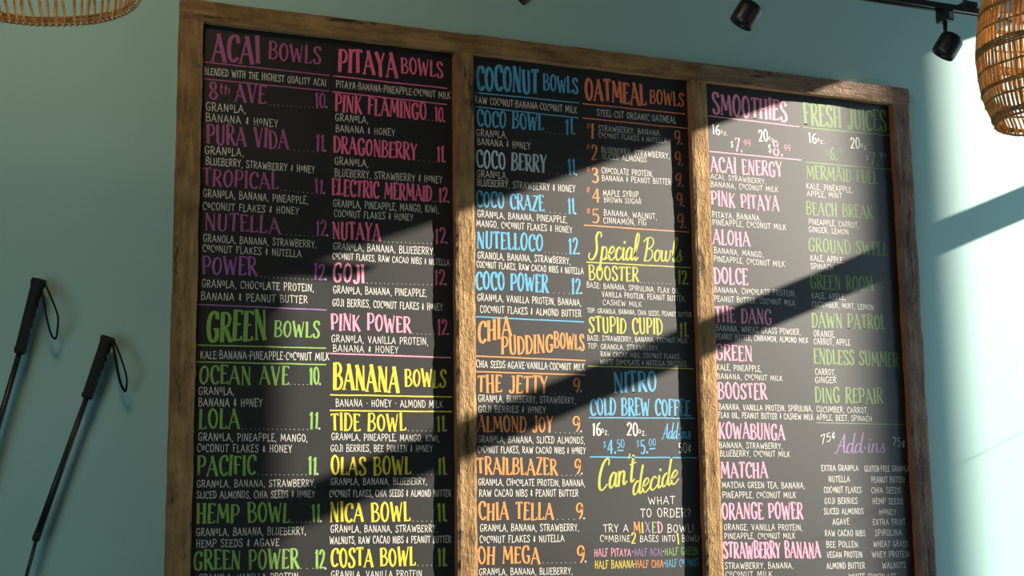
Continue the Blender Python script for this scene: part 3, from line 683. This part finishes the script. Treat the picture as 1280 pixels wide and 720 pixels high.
for a in (('BANANA, WHEAT GRASS POWDER,', 78, 490, 150, 170, 32), ('PEANUT BUTTER, CINNAMON, ALMOND MILK', 78, 527, 190, 210, 30), ('KALE, PINEAPPLE,', 82, 300, 340, 350, 32), ('BANANA, COCONUT MILK', 83, 402, 384, 394, 30), ('BANANA, VANILLA PROTEIN, SPIRULINA,', 92, 548, 534, 543, 32), ('FLAX OIL, PEANUT BUTTER & CASHEW MILK', 90, 552, 574, 583, 32)): b.t(*a)
b = Block(2, 885, 540, 4)
for a in (('MATCHA', 65, 298, 230, 228, 78), ('ORANGE POWER', 70, 475, 435, 433, 80), ('STRAWBERRY BANANA', 78, 562, 632, 628, 80)): b.H(*a, 'LP')
for a in (('BANANA, STRAWBERRY,', 57, 373, 80, 85, 32), ('BLUEBERRY, COCONUT MILK', 60, 410, 122, 124, 32), ('MATCHA GREEN TEA, BANANA,', 70, 485, 280, 282, 34), ('PINEAPPLE, COCONUT MILK', 72, 440, 330, 330, 34), ('ORANGE, VANILLA PROTEIN,', 80, 472, 490, 493, 34), ('PINEAPPLE, COCONUT MILK', 82, 437, 535, 533, 32), ('STRAWBERRY, BANANA,', 85, 427, 685, 682, 34), ('COCONUT MILK', 87, 322, 727, 723, 32)): b.t(*a)
b = Block(2, 1000, 100, 4.235)
b.H('FRESH JUICES', 22, 458, 235, 275, 110, 'JG', 'leaf green section title reading fresh juices')
b.rule(15, 250, 485, 295, 'JG'); b.rule(30, 435, 487, 475, 'JG')
b.t('16', 45, 88, 333, 335, 52, 'W', 'price', 'size'); b.t('oz.', 92, 130, 335, 337, 34, 'W', 'body', 'size'); b.t('20', 268, 318, 362, 364, 56, 'W', 'price', 'size'); b.t('oz.', 320, 363, 367, 369, 36, 'W', 'body', 'size')
b.t('$', 134, 150, 400, 400, 32, 'JG', 'body', 'price'); b.t('6.', 158, 200, 420, 422, 62, 'JG', 'price', 'price'); b.t('99', 204, 238, 392, 394, 32, 'JG', 'body', 'price')
b.t('$', 350, 365, 425, 425, 32, 'DW', 'body', 'price'); b.t('7.', 370, 418, 450, 452, 72, 'JG', 'price', 'price'); b.t('99', 422, 457, 415, 417, 34, 'DW', 'body', 'price')
b.H('MERMAID FUEL', 35, 413, 520, 553, 70, 'JG'); b.t('KALE, PINEAPPLE,', 33, 280, 576, 597, 34); b.t('APPLE, MINT', 37, 222, 615, 627, 32)
b = Block(2, 1000, 250, 4.8)
for a in (('BEACH BREAK', 38, 438, 88, 111, 75), ('GROUND SWELL', 52, 528, 308, 336, 78), ('GREEN ROOM', 63, 440, 530, 548, 85)): b.H(*a, 'JG')
for a in (('PINEAPPLE, CARROT,', 52, 353, 145, 168, 36), ('GINGER, LEMON', 53, 292, 192, 208, 36), ('KALE, APPLE,', 62, 263, 363, 379, 38), ('SPINACH', 65, 202, 412, 422, 36), ('KALE, APPLE,', 70, 275, 590, 600, 38), ('CUCUMBER, MINT, LEMON', 72, 443, 638, 662, 36)): b.t(*a)
b = Block(2, 1000, 385, 4.113)
for a in (('DAWN PATROL', 62, 440, 100, 110, 76), ('ENDLESS SUMMER', 72, 508, 285, 303, 76), ('DING REPAIR', 78, 427, 485, 491, 78)): b.H(*a, 'JG')
for a in (('ORANGE,', 70, 182, 147, 151, 34), ('CARROT, APPLE', 72, 258, 187, 193, 34), ('CARROT,', 78, 183, 342, 346, 34), ('GINGER', 78, 187, 385, 386, 34), ('CUCUMBER, CARROT,', 85, 350, 534, 541, 32), ('APPLE, BEET, SPINACH', 85, 370, 576, 583, 32)): b.t(*a)
b.rule(85, 590, 555, 600, 'JG', 0.0024)
b.t('75¢', 108, 182, 702, 668, 48, 'W', 'body', 'price')
b = Block(2, 1010, 540, 4)
b.t('Add·ins', 130, 385, 106, 102, 94, 'PU', 'script', 'heading', 'purple brush script'); b.t('75¢', 423, 487, 64, 80, 46, 'W', 'body', 'price')
for a in (('EXTRA GRANOLA', 67, 253, 195, 195), ('NUTELLA', 103, 210, 250, 250), ('COCONUT FLAKES', 80, 268, 304, 304), ('GOJI BERRIES', 83, 248, 359, 359), ('SLICED ALMONDS', 80, 278, 411, 411), ('AGAVE', 123, 207, 464, 463), ('RAW CACAO NIBS', 85, 287, 521, 521),
        ('BEE POLLEN', 92, 250, 577, 576), ('VEGAN PROTEIN', 95, 272, 629, 627), ('ALMOND BUTTER', 93, 285, 684, 682), ('GLUTEN-FREE GRANOLA', 282, 508, 197, 200), ('PEANUT BUTTER', 318, 485, 253, 254), ('CHIA SEEDS', 317, 465, 306, 306), ('HEMP SEEDS', 323, 475, 360, 361),
        ('HONEY', 357, 443, 414, 414), ('EXTRA FRUIT', 325, 487, 464, 464), ('SPIRULINA', 335, 470, 519, 517), ('WHEAT GRASS', 327, 502, 575, 573), ('WHEY PROTEIN', 320, 510, 627, 625), ('WALNUTS', 372, 490, 682, 680), ('WHITE CHOCOLATE', 205, 443, 738, 738)): b.t(*a, 33)


# ------------------------------------------------------------------ ski poles hung on the wall
def pole(gt, gb, jt, je, strap, label, name='trekking_pole', taper=False):
    """gt grip top, gb grip bottom, je far point of the upper shaft (pixels), drawn on the plane y = -0.035"""
    yp = -0.036
    a, b, c = P(*gt, yp), P(*gb, yp), P(*je, yp)
    t = thing(name, label, 'trekking pole', (c.x, 0, c.z), 'black trekking poles leaning on the wall')
    off = Vector((c.x, 0, c.z))
    d = (b - a).normalized(); Lg = (b - a).length; side = Vector((-d.z, 0, d.x))
    if side.x < 0: side = -side
    # grip: rings along the axis with finger grooves on one side
    V, F = [], []; n = 16; rings = []
    prof = [(0, .0105), (.002, .0145), (.02, .0150), (.10, .0142)]
    m_ = 44
    for i in range(m_ + 1):
        s = i / m_; r = .0145 - .0030 * s
        if s < .03: r *= .80 + 6 * s
        if s > .93: r *= 1.10 if s < .985 else .85
        g = 0
        if .22 < s < .74: g = .0024 * (0.5 - .5 * cos((s - .22) / .52 * 2 * pi * 4))
        head = .0035 * max(0, 1 - s / .12)
        for k in range(n):
            an = 2 * pi * k / n; cx = cos(an)
            rr = r - g * max(0, cx) + head * abs(cx)
            V.append(a - off + d * (Lg * s) + side * (cx * rr) + Vector((0, 1, 0)) * (sin(an) * r * .92))
    for i in range(m_):
        for k in range(n):
            l = (k + 1) % n; F.append((i * n + k, i * n + l, (i + 1) * n + l, (i + 1) * n + k))
    F.append(tuple(range(n))[::-1]); F.append(tuple(m_ * n + k for k in range(n)))
    obj('grip', V, F, M_grip, t, True)
    mid = P(*jt, yp)
    q = [b - off - d * .01, b.lerp(mid, .5) - off, mid - off, mid - off + d * .001]
    v, f = tube([b - off - d * .01, b.lerp(mid, .5) - off, mid - off], [.0060, .0068, .0080], 12); obj('shaft', v, f, M_shaft, t, True)
    e = c - off
    v, f = tube([mid - off - d * .004, mid - off + d * .012, mid - off + d * .016], [.0082, .0082, .005], 12); obj('locking_collar', v, f, M_grip, t, True)
    low = [mid - off, e]
    v, f = tube(low, [.0042, .0042], 10); obj('lower_shaft', v, f, M_shaft, t, True)
    v, f = lathe([(0, .004), (.002, .022), (.006, .024), (.010, .006)], e - (e - mid + off).normalized() * .06, e, 20); obj('basket', v, f, M_grip, t, True)
    pts = [P(u, v_, yp - 0.004 - 0.010 * sin(i * 1.1)) - off for i, (u, v_) in enumerate(strap)]
    v, f = tube(spline(pts, 5), [.0022] * (len(pts) * 5 - 4), 8, flat=2.2); obj('wrist_strap', v, f, M_strap, t, True)
    hk = a.lerp(b, .55) - off
    v, f = tube([(hk.x, 0.0, hk.z), (hk.x, -.022, hk.z), (hk.x + .0, -.026, hk.z)], .0035, 8); obj('wall_hook', v, f, M_black, t)
    v, f = tube([Vector((0, 0, 0)) + (b.lerp(mid, .9) - off) * 1.0 + Vector((0, .036, 0)), (b.lerp(mid, .9) - off) + Vector((0, .004, 0))], .003, 8)
    obj('wall_clip', v, f, M_black, t)
    return t
pole((49, 349), (24, 442), (-48, 690), (-75, 820), [(56, 354), (64, 372), (72, 394), (72, 410), (69.5, 423), (64, 418), (58.5, 398), (55, 378), (52.5, 362)],
     'upper left black trekking pole, its grip and hanging wrist strap higher on the wall')
pole((135.5, 421), (108, 498), (47, 668), (12, 800), [(142, 425), (150, 444), (157, 466), (158.5, 478), (156.5, 489), (150.5, 478), (146, 458), (143, 440), (141, 428)],
     'lower black trekking pole, the one nearer the wooden menu frame')

# ------------------------------------------------------------------ track light
YR = -0.60
def track():
    a = P(1165, 7.6, YR)
    zr = a.z
    t = thing('lighting_track', 'black ceiling light track running along the teal wall above the menu', 'light track', (0, YR, zr))
    v, f = merge([box_data(-1.2, 2.5, -.013, -.004, -.007, .007), box_data(-1.2, 2.5, .004, .013, -.007, .007), box_data(-1.2, 2.5, -.004, .004, -.001, .007)])
    obj('rail', v, f, M_rail_metal, t)
    xb = P(1210, 8, YR).x
    v, f = box_data(xb - .020, xb + .014, -.018, .018, .007, .020); obj('power_feed', v, f, M_black, t)
    for x in (-0.9, xb - .008):
        v, f = tube([(x, 0, .02), (x, 0, ZC - zr)], .006, 10); obj('suspension_rod', v, f, M_black, t)
    return zr
zr = track()
def spot(cx, cy, drop, axis, label, sx=0, col=(1, .72, .4), energy=0):
    """(cx, cy): pixel of the centre of the head"""
    c = P(cx, cy, YR)
    t = thing('track_spotlight', label, 'spotlight', (c.x, YR, zr), 'black track spotlights')
    h = Vector((sx, 0, c.z - zr)); ax = Vector(axis).normalized()
    v, f = box_data(-.013, .013, -.017, .017, -.036, -.007); obj('track_adapter', v, f, M_black, t)
    v, f = box_data(-.001, .013, -.0178, -.0172, -.032, -.014); o = obj('adapter_clip', v, f, M_steel, t); o['label'] = 'grey metal clip'
    back = h - ax * .030
    st = Vector((0, 0, -.036))
    v, f = tube([st, (0, 0, h.z + .012)], .0052, 10); obj('stem', v, f, M_black, t, True)
    h2 = Vector((0, 0, h.z)) + Vector((sx, 0, 0))
    hl, r = .030, .0295
    prof = [(0, r * .35), (.002, r * .62), (.006, r * .84), (.012, r * .97), (.018, r), (2 * hl - .010, r), (2 * hl - .003, r * .97), (2 * hl, r * .90), (2 * hl - .006, r * .84), (2 * hl - .012, r * .80)]
    v, f = lathe(prof, h2 - ax * hl, h2 + ax * hl, 32); obj('lamp_head', v, f, M_black, t, True)
    v, f = lathe([(0, r * .78), (.002, r * .7)], h2 + ax * (hl - .014), h2 + ax * hl, 24); obj('lens', v, f, M_glow, t, True)
    if energy:
        l = lamp('spot_beam', 'SPOT', Vector((c.x, YR, zr)) + h2 + ax * (hl + .004), energy, col, spot_size=radians(110), spot_blend=1.0, shadow_soft_size=.03); aim(l, ax)
AXS = (-.42, .35, -.84)
spot(1183, 56, 0, AXS, 'right-hand black track spotlight, beside the barrel-shaped wicker pendant', .006)
spot(931, 17, 0, AXS, 'middle black track spotlight, above the right half of the menu frame', .006)
spot(656, -17, 0, (-.66, .42, -.62), 'left-hand black track spotlight, only its lower tip showing at the top edge', .004)

# ------------------------------------------------------------------ wicker pendants
def pendant(center, prof, nst, bands, label, twist=0.0, stick=.0021, dirt=0, stitch=False, watts=1.2):
    """prof: [(height above rim, radius)], bands: [(height, thickness)]"""
    t = thing('wicker_pendant', label, 'pendant lamp', center, 'wicker pendant lamps')
    def rad(h):
        for (h0, r0), (h1, r1) in zip(prof, prof[1:]):
            if h <= h1: s = (h - h0) / (h1 - h0); return r0 + (r1 - r0) * s
        return prof[-1][1]
    H = prof[-1][0]
    fine = spline([Vector((h, r, 0)) for h, r in prof], 4)
    def rad(h):
        for a, b in zip(fine, fine[1:]):
            if h <= b.x: s = (h - a.x) / max(1e-9, b.x - a.x); return a.y + (b.y - a.y) * max(0, s)
        return fine[-1].y
    rnd = random.Random(nst)
    meshes = []
    for vv in range(4):
        pts = []; 
        for i in range(15):
            h = H * i / 14; an = twist * (i / 14) + rnd.uniform(-.008, .008)
            r = rad(h); pts.append((r * cos(an), r * sin(an), h))
        v, f = tube(pts, stick * rnd.uniform(.85, 1.25), 5, cap=False)
        me = bpy.data.meshes.new('cane_stick'); me.from_pydata([tuple(q) for q in v], [], f); me.materials.append(M_cane)
        me.polygons.foreach_set('use_smooth', [True] * len(me.polygons)); meshes.append(me)
    for k in range(nst):
        o = bpy.data.objects.new('cane_stick', meshes[k % 4]); C.objects.link(o); o.parent = t
        o.rotation_euler = (0, 0, 2 * pi * k / nst + rnd.uniform(-.012, .012))
    for h, th in bands:
        parts = []
        rows = max(1, round(th / .0045)); n = 96
        for rr in range(rows):
            hh = h + (rr - (rows - 1) / 2) * .0042
            for ph in (0, pi):
                pts = []
                for i in range(n):
                    an = 2 * pi * i / n; wv = .0022 * sin(nst / 2 * an * 1.0 + ph + rr * pi)
                    r = rad(max(0, hh)) + wv; pts.append((r * cos(an), r * sin(an), hh + .0008 * sin(7 * an + rr)))
                parts.append(tube(pts, .0019, 5, closed=True))
        v, f = merge(parts); obj('woven_band', v, f, M_weave, t, True)
    if stitch:
        parts = []; n = 100
        for i in range(n):
            an = 2 * pi * i / n; r = rad(0)
            p0 = Vector(((r + .003) * cos(an), (r + .003) * sin(an), .000)); p1 = Vector((r * cos(an + .010), r * sin(an + .010), -.0032)); p2 = Vector(((r - .004) * cos(an + .02), (r - .004) * sin(an + .02), .000))
            parts.append(tube([p0, p1, p2], .0014, 5))
        v, f = merge(parts); o = obj('rim_stitching', v, f, M_stitch, t, True); o['kind'] = 'stuff'; o['label'] = 'pale cane whipstitching'
    zt = ZC - center[2]
    v, f = tube([(0, 0, H - .01), (0, 0, zt - .02)], .003, 8); obj('cord', v, f, M_black, t, True)
    v, f = lathe([(0, .05), (.02, .05)], (0, 0, zt - .02), (0, 0, zt), 24); obj('ceiling_rose', v, f, M_black, t, True)
    v, f = lathe([(0, .018), (.05, .018)], (0, 0, H - .08), (0, 0, H), 16); obj('lamp_holder', v, f, M_black, t, True)
    v, f = lathe([(0, .004), (.004, .016), (.02, .028), (.04, .030), (.07, .014), (.075, .013)], (0, 0, H - .155), (0, 0, H), 20); obj('bulb', v, f, M_glow, t, True)
    lamp('pendant_light', 'POINT', Vector(center) + Vector((0, 0, H - .19)), watts, (1, .62, .28), shadow_soft_size=.03)
    # cap that closes the top
    r = rad(H); v, f = lathe([(0, r), (.004, r * .6), (.005, .012)], (0, 0, H), (0, 0, H + 1), 28); obj('woven_cap', v, f, M_weave, t, True)
    return t
cr = Q(1316, 153, 2.6); k = 2.6 / FOC
pendant(cr, [(0, 67 * k), (20 * k, 74 * k), (45 * k, 81.5 * k), (92 * k, 85 * k), (130 * k, 81 * k), (165 * k, 74 * k), (205 * k, 58 * k), (235 * k, 36 * k)], 78,
        [(2 * k, .006), (9 * k, .009), (29 * k, .004), (43 * k, .009), (66 * k, .004), (93 * k, .016), (119 * k, .004), (144 * k, .010), (170 * k, .004), (200 * k, .009)],
        'barrel-shaped wicker pendant lamp at the right edge, hanging before the sunlit wall', twist=.10)
cl = Q(30, -17, 2.0); k = 2.0 / FOC
pendant(cl, [(0, 140 * k), (40 * k, 152 * k), (90 * k, 164 * k), (150 * k, 160 * k), (200 * k, 130 * k), (240 * k, 80 * k), (255 * k, 45 * k)], 84,
        [(2 * k, .009), (9 * k, .009), (50 * k, .010), (110 * k, .010), (170 * k, .010), (220 * k, .008)],
        'wide wicker pendant lamp at the upper left, only its stitched bottom rim showing', twist=.35, stick=.0024, watts=.5, stitch=True)
